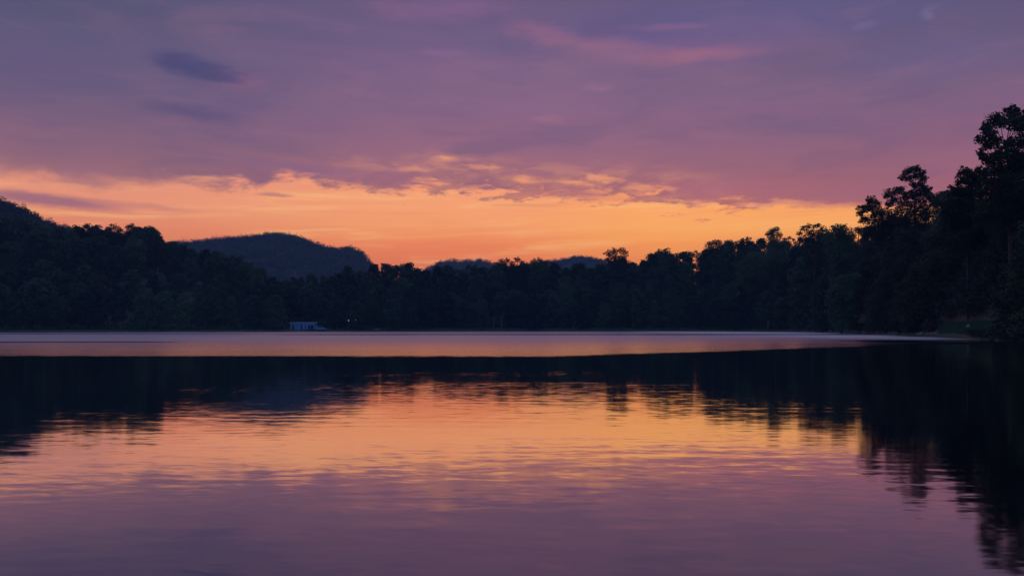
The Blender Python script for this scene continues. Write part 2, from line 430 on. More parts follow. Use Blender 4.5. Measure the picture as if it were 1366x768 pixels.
marked_tree('bushy tree under the left end of the distant pale ridge on the middle skyline', 446, 722,
    [(712,350,4.5),(720,348,4.5),(728,350,4),(716,356,6),(726,358,6),(720,368,9)], .65, 80, M_, trunk_r=.3, limb_r=.14)
marked_tree('round knobbed tree ending the left ridge line, last before it drops to the blue mountain', 424, 200,
    [(193,309,5),(200,306,5.5),(207,310,5),(210,317,4),(196,317,7),(205,321,7),(190,318,4),(199,331,10)], .65, 80, D_, trunk_r=.36, limb_r=.14)
marked_tree('small tufted tree second from the right end of the left ridge line', 424, 173,
    [(171,303,3.8),(176,301,3.6),(173,309,5),(180,309,4),(174,318,7)], .65, 80, M_, trunk_r=.32, limb_r=.14)
marked_tree('broad topped tree third from the right end of the left ridge line', 424, 151,
    [(145,306,4.5),(152,303,4.5),(159,306,4),(149,312,6),(157,314,6),(152,323,8)], .65, 80, D_, trunk_r=.32, limb_r=.14)
marked_tree('pair-lobed tree near the middle of the left ridge line', 420, 109,
    [(102,305,4),(108,308,4),(116,302,4.5),(121,307,3.6),(112,313,7),(103,314,5),(110,324,8)], .65, 80, M_, trunk_r=.32, limb_r=.14)
marked_tree('light green rounded tree among dark woods at the right bend of the shore', 232, 1122,
    [(1118,378,9),(1130,372,8),(1140,370,7),(1112,388,9),(1125,388,12),(1140,384,8),(1112,402,10),(1128,404,12),(1115,418,10),(1130,420,11),(1122,432,9)], .5, 150, FOL['light'], trunk_r=.28)
marked_tree('dull light green round tree among the rising dark woods, below the tall tufted tree', 375, 1005,
    [(1000,346,8),(1010,342,8),(992,354,8),(1016,352,7),(1004,360,11),(992,370,9),(1014,370,9),(1003,380,11)], .65, 80, FOL['mid'], trunk_r=.28)

# bare standing trunks on the middle far shore
def bare_tree(label, px, D, h, lean):
    x = (px - 683) / FPX * D; g = tz(x, D)
    t = thing('bare_tree', label, 'tree', (x, D, g - .1))
    mb = MB(); mb.tube([(0, 0, -.5), (lean * .1, 0, h * .3), (lean * .5, 0, h * .7), (lean, 0, h)], [.26, .22, .17, .08], 7)
    mb.build('trunk', PALE_BARK, t)
    lb = MB()
    for k in range(4):
        z0 = h * (.45 + .13 * k); s = 1 if k % 2 else -1
        limb(lb, (lean * z0 / h * .7, 0, z0), (lean * z0 / h + s * 1.3, .4 * s, z0 + 1.3), .07, .02)
    lb.build('branches', PALE_BARK, t)
bare_tree('thin pale bare trunk on the middle far shore, straighter of a close pair', 669, 407, 7.5, .2)
bare_tree('pale bare trunk on the middle far shore, bent one of a close pair', 658, 407, 6.2, .8)
bare_tree('slanting pale bare trunk leaning right on the far shore below the knobbly crowned tree', 764, 405, 6.5, 3.4)

# ---------------------------------------------------------------- low growth
def clump_band(name, label, specs, leaf, dens, m, squash=.7, cat='undergrowth'):
    V = leaves([s[:3] for s in specs], [s[3] for s in specs], dens, leaf, squash)
    o = link_mesh(name, quads_mesh(name, V, m)); tag(o, label, cat, kind='stuff'); return o
specs = []
px = -150.
while px < 1130:
    D = shore_d(px) + random.uniform(3, 11); x = (px - 683) / FPX * D; r = random.uniform(.7, 1.9)
    if 385 < px < 480 or 575 < px < 900: r *= .55
    if not (383 < px < 440): specs.append((x, D, tz(x, D) + r * .35, r))
    px += random.uniform(1.0, 3.2)
for _ in range(420):
    px = random.uniform(-120, 1130); D = shore_d(px) + random.uniform(10, 45); x = (px - 683) / FPX * D; r = random.uniform(1.2, 2.6)
    specs.append((x, D, tz(x, D) + r * .4, r))
for _ in range(1500):
    px = random.uniform(-140, 1120); t_ = random.uniform(.05, 1.08); D = shore_d(px) + 7 + t_ * slope_len(px); x = (px - 683) / FPX * D
    r = random.uniform(2.0, 3.8); specs.append((x, D, tz(x, D) + r * .55, r))
for _ in range(420):
    px = random.uniform(-140, 1120); D = shore_d(px) + 7 + random.uniform(.9, 1.1) * slope_len(px); x = (px - 683) / FPX * D
    r = random.uniform(2.6, 4.4); specs.append((x, D, tz(x, D) + r * .9, r))
clump_band('undergrowth', 'dark tangled undergrowth along the far shore under the trees', specs, .95, 14, FOL['deep'])
specs = []
for _ in range(190):
    px = random.uniform(1120, 1480)
    if 1252 < px < 1340: continue
    D = shore_d(px) + abs(random.gauss(0, 1)) * 14 + 4.0; x = (px - 683) / FPX * D; r = random.uniform(.8, 2.0)
    specs.append((x, D, tz(x, D) + r * .4, r))
for _ in range(900):
    px = random.uniform(1105, 1800); t_ = random.uniform(.1, 1.25); D = shore_d(px) + 8 + t_ * slope_len(px); x = (px - 683) / FPX * D
    r = random.uniform(1.8, 3.6); specs.append((x, D, tz(x, D) + r * .6, r))
for _ in range(240):
    px = random.uniform(1105, 1800); D = shore_d(px) + 8 + random.uniform(.85, 1.1) * slope_len(px); x = (px - 683) / FPX * D
    r = random.uniform(2.4, 4.0); specs.append((x, D, tz(x, D) + r * 1.0, r))
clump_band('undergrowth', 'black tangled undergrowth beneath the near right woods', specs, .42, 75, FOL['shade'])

# bushes hanging over the near right water
BUSH = []
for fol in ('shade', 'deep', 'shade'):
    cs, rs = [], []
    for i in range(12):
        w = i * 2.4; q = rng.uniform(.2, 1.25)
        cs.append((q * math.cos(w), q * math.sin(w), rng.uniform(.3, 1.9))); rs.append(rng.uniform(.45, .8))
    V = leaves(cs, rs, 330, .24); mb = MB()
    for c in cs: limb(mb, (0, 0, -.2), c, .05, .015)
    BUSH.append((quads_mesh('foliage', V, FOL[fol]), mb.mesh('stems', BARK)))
for i, (px, dd, s) in enumerate(((1148, 3.0, 1.3), (1166, 2.6, 1.5), (1183, 2.6, 1.2), (1200, 2.8, 1.5), (1216, 3.4, 1.2), (1298, 1.0, .5), (1312, 1.0, .65), (1327, 1.0, .8), (1345, .9, 1.4), (1360, .7, 1.5), (1377, .8, 1.6), (1396, .8, 1.6), (1418, .8, 1.6))):
    D = shore_d(px) + dd; x = (px - 683) / FPX * D
    over = px > 1290
    t = thing('bush', 'black leafy bush hanging over the water at the near right shore' if over else 'dark low bush at the waterline under the lollipop-topped tree', 'bush', (x, D, tz(x, D) - .1), random.uniform(0, 6),
              'bushes overhanging the near right water' if over else 'waterline bushes under the right woods')
    t.scale = (s * 1.25, s * 1.25, s)
    f, st = BUSH[i % 3]
    link_mesh('stems', st, None, t); link_mesh('foliage', f, None, t)

# grass on the open banks
def grass(name, label, n, pxr, dr, h, w, m):
    pxs = rng.uniform(*pxr, n); out = []
    D = np.interp(pxs, SHORE_PX, SHORE_D) + rng.uniform(dr[0], dr[1], n)
    x = (pxs - 683) / FPX * D; z = terrain_z(x, D)
    hh = h * rng.uniform(.5, 1.3, n); a = rng.uniform(0, 6.28, n); ww = w * rng.uniform(.6, 1.3, n)
    lx = rng.normal(0, .3, n) * hh; ly = rng.normal(0, .3, n) * hh
    c, s = np.cos(a) * ww, np.sin(a) * ww
    P = lambda ox, oy, oz: np.stack([x + ox, D + oy, z + oz], axis=1)
    V = np.stack([P(-c, -s, -.03), P(c, s, -.03), P(lx + c * .25, ly + s * .25, hh), P(lx - c * .25, ly - s * .25, hh * .97)], axis=1)
    o = link_mesh(name, quads_mesh(name, V, m)); tag(o, label, 'grass', kind='stuff')
GRASSM = foliage('grass_blades', (.05, .09, .05), (.10, .17, .09)); GRASSL = foliage('grass_blades_lush', (.035, .085, .05), (.065, .14, .085))
grass('grass', 'low green grass strip on the open middle of the far bank', 14000, (500, 930), (1.5, 12), .55, .12, GRASSM)
grass('grass', 'short green grass on the sloping near right bank', 16000, (1252, 1350), (2.0, 12), .3, .05, GRASSL)

# stones at the right waterline
def stone_mesh(seed):
    r = np.random.default_rng(seed); v = []; f = []; n, k = 9, 6
    for j in range(k + 1):
        ph = math.pi * j / k
        for i in range(n):
            th = 2 * math.pi * i / n; q = 1 + r.uniform(-.16, .16)
            v.append((q * math.sin(ph) * math.cos(th), .75 * q * math.sin(ph) * math.sin(th), .55 * q * math.cos(ph)))
    for j in range(k):
        for i in range(n): f.append((j * n + i, j * n + (i + 1) % n, (j + 1) * n + (i + 1) % n, (j + 1) * n + i))
    me = bpy.data.meshes.new('stone'); me.from_pydata(v, [], f); me.update(); me.materials.append(STONE); me.shade_smooth(); return me
STM = [stone_mesh(k) for k in range(3)]
for i, (px, dd, s) in enumerate(((1153, .6, .3), (1224, .5, .34), (1229, .7, .45), (1237, .9, .3), (1242, 1.3, .34), (1247, 1.8, .4), (1251, 1.4, .25), (1293, 5.2, .5))):
    D = shore_d(px) + dd; x = (px - 683) / FPX * D
    o = link_mesh('stone', STM[i % 3]); o.location = (x, D, max(tz(x, D), 0) + s * .25); o.scale = (s, s, s); o.rotation_euler = (0, 0, random.uniform(0, 6))
    if i == 0: tag(o, 'lone pale stone at the waterline below the light green tree', 'stone')
    elif i == 7: tag(o, 'pale stone lying up on the grassy right bank', 'stone')
    else: tag(o, 'small pale stone in the row at the right waterline', 'stone', 'pale stones at the right waterline')

# ---------------------------------------------------------------- shed, parked vehicle, lamps and bench on the far shore
D = 372.
x0, x1 = (389 - 683) / FPX * D, (421 - 683) / FPX * D
g = tz((x0 + x1) / 2, D) - .05
sh = thing('lakeside_shed', 'long low blue shed with a flat pale roof on the far shore', 'shed', ((x0 + x1) / 2, D, g))
W = x1 - x0; rt = CAM_Z + D * (HOR - 429.7) / FPX - g
m = MB(); m.box((0, 0, rt - .22), (W + .5, 5.4, .42), .08); m.build('roof', ROOFM, sh)
m = MB(); m.box((0, 2.2, (rt - .45) / 2), (W - .2, .2, rt - .45)); m.box((-W / 2 + .2, 0, (rt - .45) / 2), (.2, 4.2, rt - .45)); m.box((W / 2 - .2, 0, (rt - .45) / 2), (.2, 4.2, rt - .45))
m.box((0, -2.3, rt - .43 - .4), (W - .1, .16, .8)); m.build('wall', BLUE, sh)
for a, b in ((.02, .10), (.16, .44), (.50, .62), (.66, .74)):
    m = MB(); m.box((-W / 2 + W * (a + b) / 2, -2.3, (rt - 1.27) / 2), (W * (b - a), .14, rt - 1.27)); m.build('front_panel', BLUE, sh)
for q in (-.5, -.33, .02, .17, .34, .5):
    m = MB(); m.box((q * (W - .4), -2.48, (rt - .44) / 2), (.16, .16, rt - .44), .02); m.build('post', ROOFM, sh)
# vehicle
xa, xb = (421.5 - 683) / FPX * 371, (434.5 - 683) / FPX * 371
gv = tz((xa + xb) / 2, 371)
van = thing('parked_van', 'small blue-green van parked beside the long blue shed', 'van', ((xa + xb) / 2, 371, gv))
L = xb - xa
m = MB(); prof = [(-L / 2, .45), (L / 2, .45), (L / 2, 1.0), (L / 2 - .25, 1.15), (L / 2 - 1.0, 1.25), (L / 2 - 1.6, 2.0), (-L / 2 + .25, 2.05), (-L / 2, 1.8)]
m.prism(prof, -.85, .85); m.build('body', VANM, van)
m = MB(); m.box((-.5, -.86, 1.62), (1.2, .03, .5)); m.build('side_window', GLASSM, van)
m = MB(); m.box((.55, -.86, 1.6), (.7, .03, .5)); m.build('side_window', GLASSM, van)
for wx in (-L / 2 + .8, L / 2 - .85):
    for wy in (-.8, .8):
        m = MB(); m.tube([(wx, wy - .1, .34), (wx, wy + .1, .34)], [.34, .34], 14); w = m.build('wheel', TYRE, van)
        m = MB(); m.tube([(wx, wy - .11 if wy < 0 else wy + .09, .34), (wx, wy - .09 if wy < 0 else wy + .11, .34)], [.19, .19], 12); m.build('rim', POLE, w)
m = MB(); m.box((L / 2 + .01, 0, .95), (.06, 1.3, .16)); m.build('headlight', ROOFM, van)

LAMP, k, b = mat('lamp_glass_lit')
b.inputs['Base Color'].default_value = (.9, .9, .9, 1)
b.inputs['Emission Color'].default_value = (1, .97, .9, 1); b.inputs['Emission Strength'].default_value = .34
LAMPD = LAMP.copy(); LAMPD.name = 'lamp_glass_dim'
next(n for n in LAMPD.node_tree.nodes if n.type == 'BSDF_PRINCIPLED').inputs['Emission Strength'].default_value = .07
def lamp(px, py, D, label, r, m_):
    x = (px - 683) / FPX * D; g = tz(x, D); zt = CAM_Z + D * (HOR - py) / FPX - g
    t = thing('lamp_post', label, 'lamp', (x, D, g))
    a = MB(); a.tube([(0, 0, -.3), (0, 0, zt - r)], [.06, .045], 8); a.build('pole', POLE, t)
    a = MB()
    a.tube([(0, 0, zt - r), (0, 0, zt - r * .6), (0, 0, zt), (0, 0, zt + r * .6), (0, 0, zt + r)], [r * .4, r * .85, r, r * .85, r * .3], 10); a.build('lamp_globe', m_, t, True)
    a = MB(); a.tube([(0, 0, zt + r), (0, 0, zt + r + .08)], [r * .8, r * .2], 10); a.build('cap', POLE, t)
lamp(465, 427.5, 372, 'lit white globe lamp right of the blue shed, brighter of the two', .21, LAMP)
lamp(474.5, 426.8, 374, 'faint small globe lamp just right of the brighter lit lamp', .17, LAMPD)
xq = (503 - 683) / FPX * 384; gq = tz(xq, 384)
bn = thing('bench', 'small brown wooden bench on the far bank right of the lamps', 'bench', (xq, 384, gq))
for z, y in ((.46, 0), (.46, -.2)):
    pass
m = MB(); m.box((0, -.1, .46), (2.6, .46, .06), .01); m.build('seat', WOOD, bn)
m = MB(); m.box((0, .16, .78), (2.6, .06, .36), .01); m.build('backrest', WOOD, bn)
for sx in (-1.1, 1.1):
    for sy in (-.26, .08):
        m = MB(); m.box((sx, sy, .2), (.09, .09, .46)); m.build('leg', DARKM, bn)

# ---------------------------------------------------------------- far wooded hills
def far_woods(idx, label, pxr, depth, n, rad, leaf, dens):
    Dk, Wk, cx, cy = RIDGES[idx]; sp = []
    for _ in range(n):
        px = random.uniform(*pxr); y = Dk + random.uniform(-depth, .12 * depth); x = (px - 683) / FPX * y
        r = random.uniform(.6, 1.35) * rad
        sp.append((x, y, tz(x, y) + r * .55, r))
    V = leaves([q[:3] for q in sp], [q[3] for q in sp], dens, leaf, .95, 16)
    cr = []; px = pxr[0]
    while px < pxr[1]:                                  # separate crowns along the crest
        y = Dk + random.uniform(-rad * 2, rad); x = (px - 683) / FPX * y; r = rad * random.choice((.4, .55, .7, .85, 1.1)) * random.uniform(.85, 1.15)
        cr.append((x, y, tz(x, y) + r * random.uniform(.5, 1.0), r)); px += r * random.uniform(.7, 1.35) / Dk * FPX
    V = np.concatenate([V, leaves([q[:3] for q in cr], [q[3] for q in cr], dens * 26, leaf * .4, 1.05, 120)])
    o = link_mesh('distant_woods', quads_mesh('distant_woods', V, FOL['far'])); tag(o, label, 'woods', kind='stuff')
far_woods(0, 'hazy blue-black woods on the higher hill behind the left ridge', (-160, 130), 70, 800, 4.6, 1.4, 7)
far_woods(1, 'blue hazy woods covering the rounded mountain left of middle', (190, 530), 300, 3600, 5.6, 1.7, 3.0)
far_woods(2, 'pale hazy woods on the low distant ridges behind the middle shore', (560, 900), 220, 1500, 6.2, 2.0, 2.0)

# ---------------------------------------------------------------- terrain, water
azs = np.concatenate([np.linspace(-180, -36, 48, endpoint=False), np.linspace(-36, 36, 420, endpoint=False), np.linspace(36, 180, 48, endpoint=False)])
rr = np.concatenate([[.4, 1.5, 2.5, 4, 6, 9, 14, 20, 30, 45], np.linspace(60, 130, 26), np.linspace(133, 560, 130), np.linspace(570, 1100, 45), np.linspace(1120, 2150, 60), [2250]])
A, R = np.meshgrid(np.radians(azs), rr); X = R * np.sin(A); Y = R * np.cos(A); Z = terrain_z(X, Y)
na, nr = len(azs), len(rr)
verts = np.stack([X, Y, Z], axis=-1).reshape(-1, 3)
faces = [(j * na + i, j * na + (i + 1) % na, (j + 1) * na + (i + 1) % na, (j + 1) * na + i) for j in range(nr - 1) for i in range(na)]
verts = np.vstack([verts, [[0, 0, Z[0].mean()]]])
faces += [(na * nr, (i + 1) % na, i) for i in range(na)]
me = bpy.data.meshes.new('terrain'); me.from_pydata(verts.tolist(), [], faces); me.update(); me.shade_smooth()
GM, k, b = mat('ground_grass_and_earth')
geo = k.new('ShaderNodeNewGeometry'); p = geo.outputs['Position']
n1 = k.noise(p, .05, 5, .6); n2 = k.noise(p, .9, 5, .65)
k.put(b.inputs['Base Color'], k.mix(k.mapr(n1, .4, .6), k.mix(n2, (.030, .045, .026), (.060, .085, .045)), k.mix(n2, (.045, .038, .028), (.085, .072, .055))))
b.inputs['Roughness'].default_value = .95
o = link_mesh('terrain', me, GM); tag(o, kind='structure')

WM, k, b = mat('lake_water')
geo = k.new('ShaderNodeNewGeometry'); P = geo.outputs['Position']
X_, Y_, Z_ = k.sep(P)
dist = k.v('LENGTH', P)
cw = k.noise(k.v('MULTIPLY', P, (.020, .05, 0)), 1, 3, .55)                     # broad gust pattern
fine = k.noise(k.v('MULTIPLY', P, (.9, 2.2, 0)), 1, 3, .6)
# edge of the breeze patch: ~48 m out straight ahead, further out to the right
edge = k.m('ADD', 47.3, k.mapr(X_, 2, 40, 0, 33, False))
jit = k.m('ADD', k.m('MULTIPLY', k.m('SUBTRACT', cw, .5), 9.0), k.m('MULTIPLY', k.m('SUBTRACT', fine, .5), 7.0))
dd = k.m('SUBTRACT', k.m('ADD', Y_, jit), edge)
breeze = k.mapr(dd, -2.0, 2.5)
grow = k.m('POWER', k.mapr(dd, -2, 70, smooth=False), 1.2)
def slick(yc, half, x0, x1, slope=0., soft=14.):      # a long calm streak lying across the breeze patch
    wob = k.m('MULTIPLY', k.m('SUBTRACT', k.noise(k.v('MULTIPLY', P, (.03, .004, 0)), 1, 3, .6), .5), half * 1.2)
    yy = k.m('ADD', k.m('ADD', Y_, wob), k.m('MULTIPLY', X_, slope))
    a = k.m('ABSOLUTE', k.m('SUBTRACT', yy, yc))
    s = k.mapr(a, half * .6, half * 1.3, 1, 0)
    return k.m('MULTIPLY', s, k.m('MULTIPLY', k.mapr(X_, x0 - soft, x0 + soft), k.mapr(X_, x1 - soft, x1 + soft, 1, 0)))
sl = slick(202, 12, -60, 200, 0, 30)
sl = k.m('MAXIMUM', sl, slick(96, 2.6, -110, -38, 0, 12))
sl = k.m('MAXIMUM', sl, k.m('MULTIPLY', slick(228, 10, -200, -70, 0, 25), .5))
sl = k.m('MAXIMUM', sl, slick(103, 8, 45, 140, .0, 8))
breeze = k.m('MULTIPLY', breeze, k.m('SUBTRACT', 1, sl))
gust = k.noise(k.v('MULTIPLY', P, (.05, .3, 0)), 1, 4, .6)
r_b = k.m('ADD', k.m('MULTIPLY', grow, .22), .16)
r_b = k.m('ADD', r_b, k.m('MULTIPLY', k.m('SUBTRACT', gust, .5), .06))
r_b = k.m('ADD', r_b, k.m('MULTIPLY', k.m('MULTIPLY', k.mapr(X_, 42, 66), k.mapr(Y_, 104, 116)), .24))   # a stronger puff off the right bank
rough = k.m('ADD', .070, k.m('MULTIPLY', breeze, r_b))
# ripples: slopes of long low wavelets, crests lying across the view
def slopes(sx, sy, amp, detail=2., rot=0.):
    q = P
    if rot:
        n = k.new('ShaderNodeVectorRotate', rotation_type='Z_AXIS'); k.put(n.inputs['Vector'], P); n.inputs['Angle'].default_value = rot; q = n.outputs[0]
    c = k.noise(k.v('MULTIPLY', q, (sx, sy, 0)), 1, detail, .5, .4, color=True)
    return k.v('MULTIPLY', k.v('SUBTRACT', c, (.5, .5, .5)), (amp * .35, amp, 0))
patch = k.mapr(k.noise(k.v('MULTIPLY', P, (.05, .16, 0)), 1, 2, .5), .35, .65, .45, 1.25)
s = k.v('ADD', slopes(.60, 1.1, .006, 2, .05), slopes(1.5, 3.6, .019, 2, -.06))
s = k.v('ADD', s, slopes(.12, .32, .003, 1, .03))
s = k.v('ADD', s, slopes(3.6, 11., .038, 2, .1))
def train(wl, ang, amp, wander):                        # a train of small parallel waves, fading in and out
    ph = k.m('MULTIPLY', k.m('ADD', k.m('MULTIPLY', Y_, math.cos(ang)), k.m('MULTIPLY', X_, math.sin(ang))), 2 * math.pi / wl)
    ph = k.m('ADD', ph, k.m('MULTIPLY', k.noise(k.v('MULTIPLY', P, (.16 / wl, .22 / wl, 0)), 1, 2, .5), wander))
    on = k.mapr(k.noise(k.v('MULTIPLY', P, (.10 / wl, .16 / wl, 7.3)), 1, 2, .5), .42, .62)
    return k.m('MULTIPLY', k.m('MULTIPLY', k.m('SINE', ph), on), amp)
tr = k.m('ADD', train(.62, .06, .0050, 14), k.m('ADD', train(.37, -.10, .0045, 14), train(1.15, .02, .0020, 14)))
s = k.v('ADD', s, k.comb(0, tr, 0))
s = k.v('SCALE', s, None, patch)
sb = k.v('SCALE', slopes(.35, 1.1, .035, 3, .08), None, breeze)
s = k.v('ADD', s, sb)
nx, ny, nz = k.sep(s)
nrm = k.v('NORMALIZE', k.comb(nx, ny, 1.0))
k.put(b.inputs['Normal'], nrm)
b.inputs['Base Color'].default_value = (.006, .008, .014, 1); b.inputs['Roughness'].default_value = 1; b.inputs['Specular IOR Level'].default_value = 0
fn = k.new('ShaderNodeFresnel'); fn.inputs['IOR'].default_value = 1.333; k.put(fn.inputs['Normal'], nrm)
gl = k.new('ShaderNodeBsdfGlossy', distribution='BECKMANN'); k.put(gl.inputs['Normal'], nrm); k.put(gl.inputs['Roughness'], rough)
refl = k.m('MULTIPLY', k.mapr(fn.outputs[0],   .12, .45, .33, 1.0, smooth=False), k.m('SUBTRACT', 1, k.m('MULTIPLY', breeze, k.mapr(grow, 0, .6, .03, .18))))
mxs = k.new('ShaderNodeMixShader'); k.put(mxs.inputs[0], refl); k.l.new(b.outputs[0], mxs.inputs[1]); k.l.new(gl.outputs[0], mxs.inputs[2])
k.l.new(mxs.outputs[0], next(n for n in k.n if n.type == 'OUTPUT_MATERIAL').inputs['Surface'])
mb = MB()
N = 160; mb.add([(900 * math.cos(2 * math.pi * i / N), 900 * math.sin(2 * math.pi * i / N), 0) for i in range(N)], [tuple(range(N))])
o = mb.build('lake_water', WM); tag(o, kind='structure')

# ---------------------------------------------------------------- air
HM = bpy.data.materials.new('haze_air'); HM.use_nodes = True
k = NT(HM.node_tree); k.n.clear()
out = k.new('ShaderNodeOutputMaterial'); pv = k.new('ShaderNodeVolumePrincipled')
pv.inputs['Color'].default_value = (.34, .56, 1.0, 1); pv.inputs['Density'].default_value = 1.55e-4; pv.inputs['Anisotropy'].default_value = 0
k.l.new(pv.outputs[0], out.inputs['Volume'])
zl, zh = float(Z.min()) - 1.2, 172.
mb = MB(); mb.box((0, 0, (zl + zh) / 2), (4700, 4700, zh - zl)); o = mb.build('haze', HM); tag(o, kind='stuff')
o['label'] = 'thin blue evening haze over the lake and hills'; o['category'] = 'haze'

# ---------------------------------------------------------------- sky
SUN_EL, SUN_AZ = math.radians(1.0), math.radians(azd(860))
world = bpy.data.worlds.new('World'); scene.world = world; world.use_nodes = True
k = NT(world.node_tree); k.n.clear()
wo = k.new('ShaderNodeOutputWorld')
tc = k.new('ShaderNodeTexCoord').outputs['Generated']
dirn = k.v('NORMALIZE', tc)
dx, dy, dz = k.sep(dirn)
deg = 180 / math.pi
az = k.m('MULTIPLY', k.m('ARCTAN2', dx, dy), deg)
el = k.m('MULTIPLY', k.m('ARCSINE', dz), deg)
def pa(px): return azd(px)
def pe(px, py): return math.degrees(math.atan((HOR - py) / math.hypot(FPX, px - 683)))
# drifting, wind-stretched cloud coordinates
pc = k.comb(az, k.m('MULTIPLY', el, 2.6), 0)
wA = k.noise(k.v('MULTIPLY', pc, (.10, .16, 1)), 1, 4, .55, color=True)
wB = k.noise(k.v('MULTIPLY', pc, (.45, .55, 1)), 1, 5, .62, color=True)
ax, ay, _ = k.sep(wA); bx_, by_, _ = k.sep(wB)
c0 = lambda q, s: k.m('MULTIPLY', k.m('SUBTRACT', q, .5), s)
azw = k.m('ADD', az, k.m('ADD', c0(ax, 5.0), c0(bx_, 2.6)))
elw = k.m('ADD', el, k.m('ADD', c0(ay, 1.3), c0(by_, 1.0)))
els = k.m('ADD', el, c0(ay, .8))                        # gently warped, for the smooth gradients
T = lambda e: max(0., min(1., e / 30.))
def column(px, pts):
    return k.ramp(k.m('DIVIDE', els, 30., clamp=True), [(T(pe(px, py)), lin(c)) for py, c in pts])
wl = k.mapr(az, pa(60), pa(620)); wr = k.mapr(az, pa(700), pa(1260))
UP = [(-70, (86, 84, 120)), (-210, (108, 112, 152))]
deckL = column(60, [(260, (166, 112, 109)), (235, (157, 106, 111)), (200, (139, 98, 115)), (150, (117, 92, 118)), (100, (103, 88, 118)), (50, (93, 85, 116)), (0, (82, 80, 109))] + UP)
deckM = column(683, [(275, (186, 110, 97)), (245, (161, 102, 109)), (200, (146, 99, 121)), (150, (131, 96, 126)), (100, (120, 93, 127)), (50, (109, 89, 124)), (0, (101, 85, 117))] + UP)
deckR = column(1250, [(275, (182, 102, 97)), (250, (162, 95, 105)), (200, (142, 94, 116)), (150, (128, 93, 121)), (100, (115, 91, 121)), (50, (100, 86, 116)), (0, (92, 84, 114))] + UP)
deck = k.mix(wr, k.mix(wl, deckL, deckM), deckR)
clearL = column(60, [(437, (205, 100, 73)), (350, (224, 118, 82)), (300, (231, 133, 95)), (262, (235, 149, 114)), (235, (230, 148, 118)), (150, (190, 124, 128))])
clearM = column(683, [(437, (225, 100, 59)), (352, (238, 122, 70)), (330, (245, 134, 77)), (300, (250, 159, 100)), (270, (249, 161, 109)), (235, (243, 147, 110)), (150, (200, 124, 128))])
clearR = column(1000, [(437, (225, 105, 49)), (345, (244, 138, 65)), (320, (252, 157, 75)), (300, (255, 171, 89)), (275, (254, 167, 93)), (240, (245, 147, 99)), (150, (200, 124, 128))])
clear = k.mix(k.mapr(az, pa(640), pa(900)), k.mix(k.mapr(az, pa(80), pa(600)), clearL, clearM), clearR)
# long faint streaks inside the glow
st = k.noise(k.v('MULTIPLY', k.comb(az, k.m('ADD', el, k.m('MULTIPLY', az, -.03)), 0), (.10, 1.5, 1)), 1, 5, .62, .5)
clear = k.mix(k.m('MULTIPLY', k.mapr(st, .50, .70), .45), clear, lin((255, 196, 122)))
clear = k.mix(k.m('MULTIPLY', k.mapr(st, .48, .28), .30), clear, lin((226, 128, 92)))
# cloud base line
EDGE = [(-200, 225), (0, 226), (60, 236), (120, 243), (200, 243), (300, 240), (400, 240), (480, 247), (540, 252), (600, 246), (660, 258), (720, 262), (800, 264), (880, 268), (950, 277), (1020, 274), (1140, 275), (1366, 277), (1560, 275)]
azn = k.m('DIVIDE', k.m('ADD', az, 45), 90, clamp=True)
e0 = k.m('MULTIPLY', k.curve(azn, [(0, T(10.4))] + [((pa(p) + 45) / 90, T(pe(p, q))) for p, q in EDGE] + [(1, T(8))]), 30)
rag = k.mapr(az, pa(80), pa(520), .35, 1.0)
rag = k.m('MULTIPLY', rag, k.mapr(az, pa(940), pa(1100), 1, .18))
fr = k.noise(k.v('MULTIPLY', pc, (.32, .42, 1)), 1, 6, .66, .3)
eR = k.m('ADD', el, k.m('MULTIPLY', k.m('ADD', c0(fr, 5.5), c0(ay, 1.0)), rag))
soft = k.mapr(az, pa(150), pa(520), .75, .32)
dmask = k.mapr(k.m('SUBTRACT', eR, e0), k.m('MULTIPLY', soft, -1), soft)
sky = k.mix(dmask, clear, deck)
def blob(col, px, py, rx, ry, rgb, amt, tilt=0., hard=.25, warp=1.):
    a0, e_0 = pa(px), pe(px, py)
    sa = rx / FPX * deg * math.cos(math.radians(a0)) ** 2; se = ry / FPX * deg * math.cos(math.radians(a0))
    A_ = azw if warp else az; E_ = elw if warp else el
    if warp and warp != 1.:
        A_ = k.m('ADD', az, k.m('MULTIPLY', k.m('SUBTRACT', azw, az), warp)); E_ = k.m('ADD', el, k.m('MULTIPLY', k.m('SUBTRACT', elw, el), warp))
    u = k.m('DIVIDE', k.m('SUBTRACT', A_, a0), sa)
    w = k.m('DIVIDE', k.m('SUBTRACT', k.m('SUBTRACT', E_, e_0), k.m('MULTIPLY', k.m('SUBTRACT', A_, a0), tilt)), se)
    r = k.m('SQRT', k.m('ADD', k.m('MULTIPLY', u, u), k.m('MULTIPLY', w, w)))
    return k.mix(k.m('MULTIPLY', k.mapr(r, hard, 1.25, 1, 0), amt), col, lin(rgb))
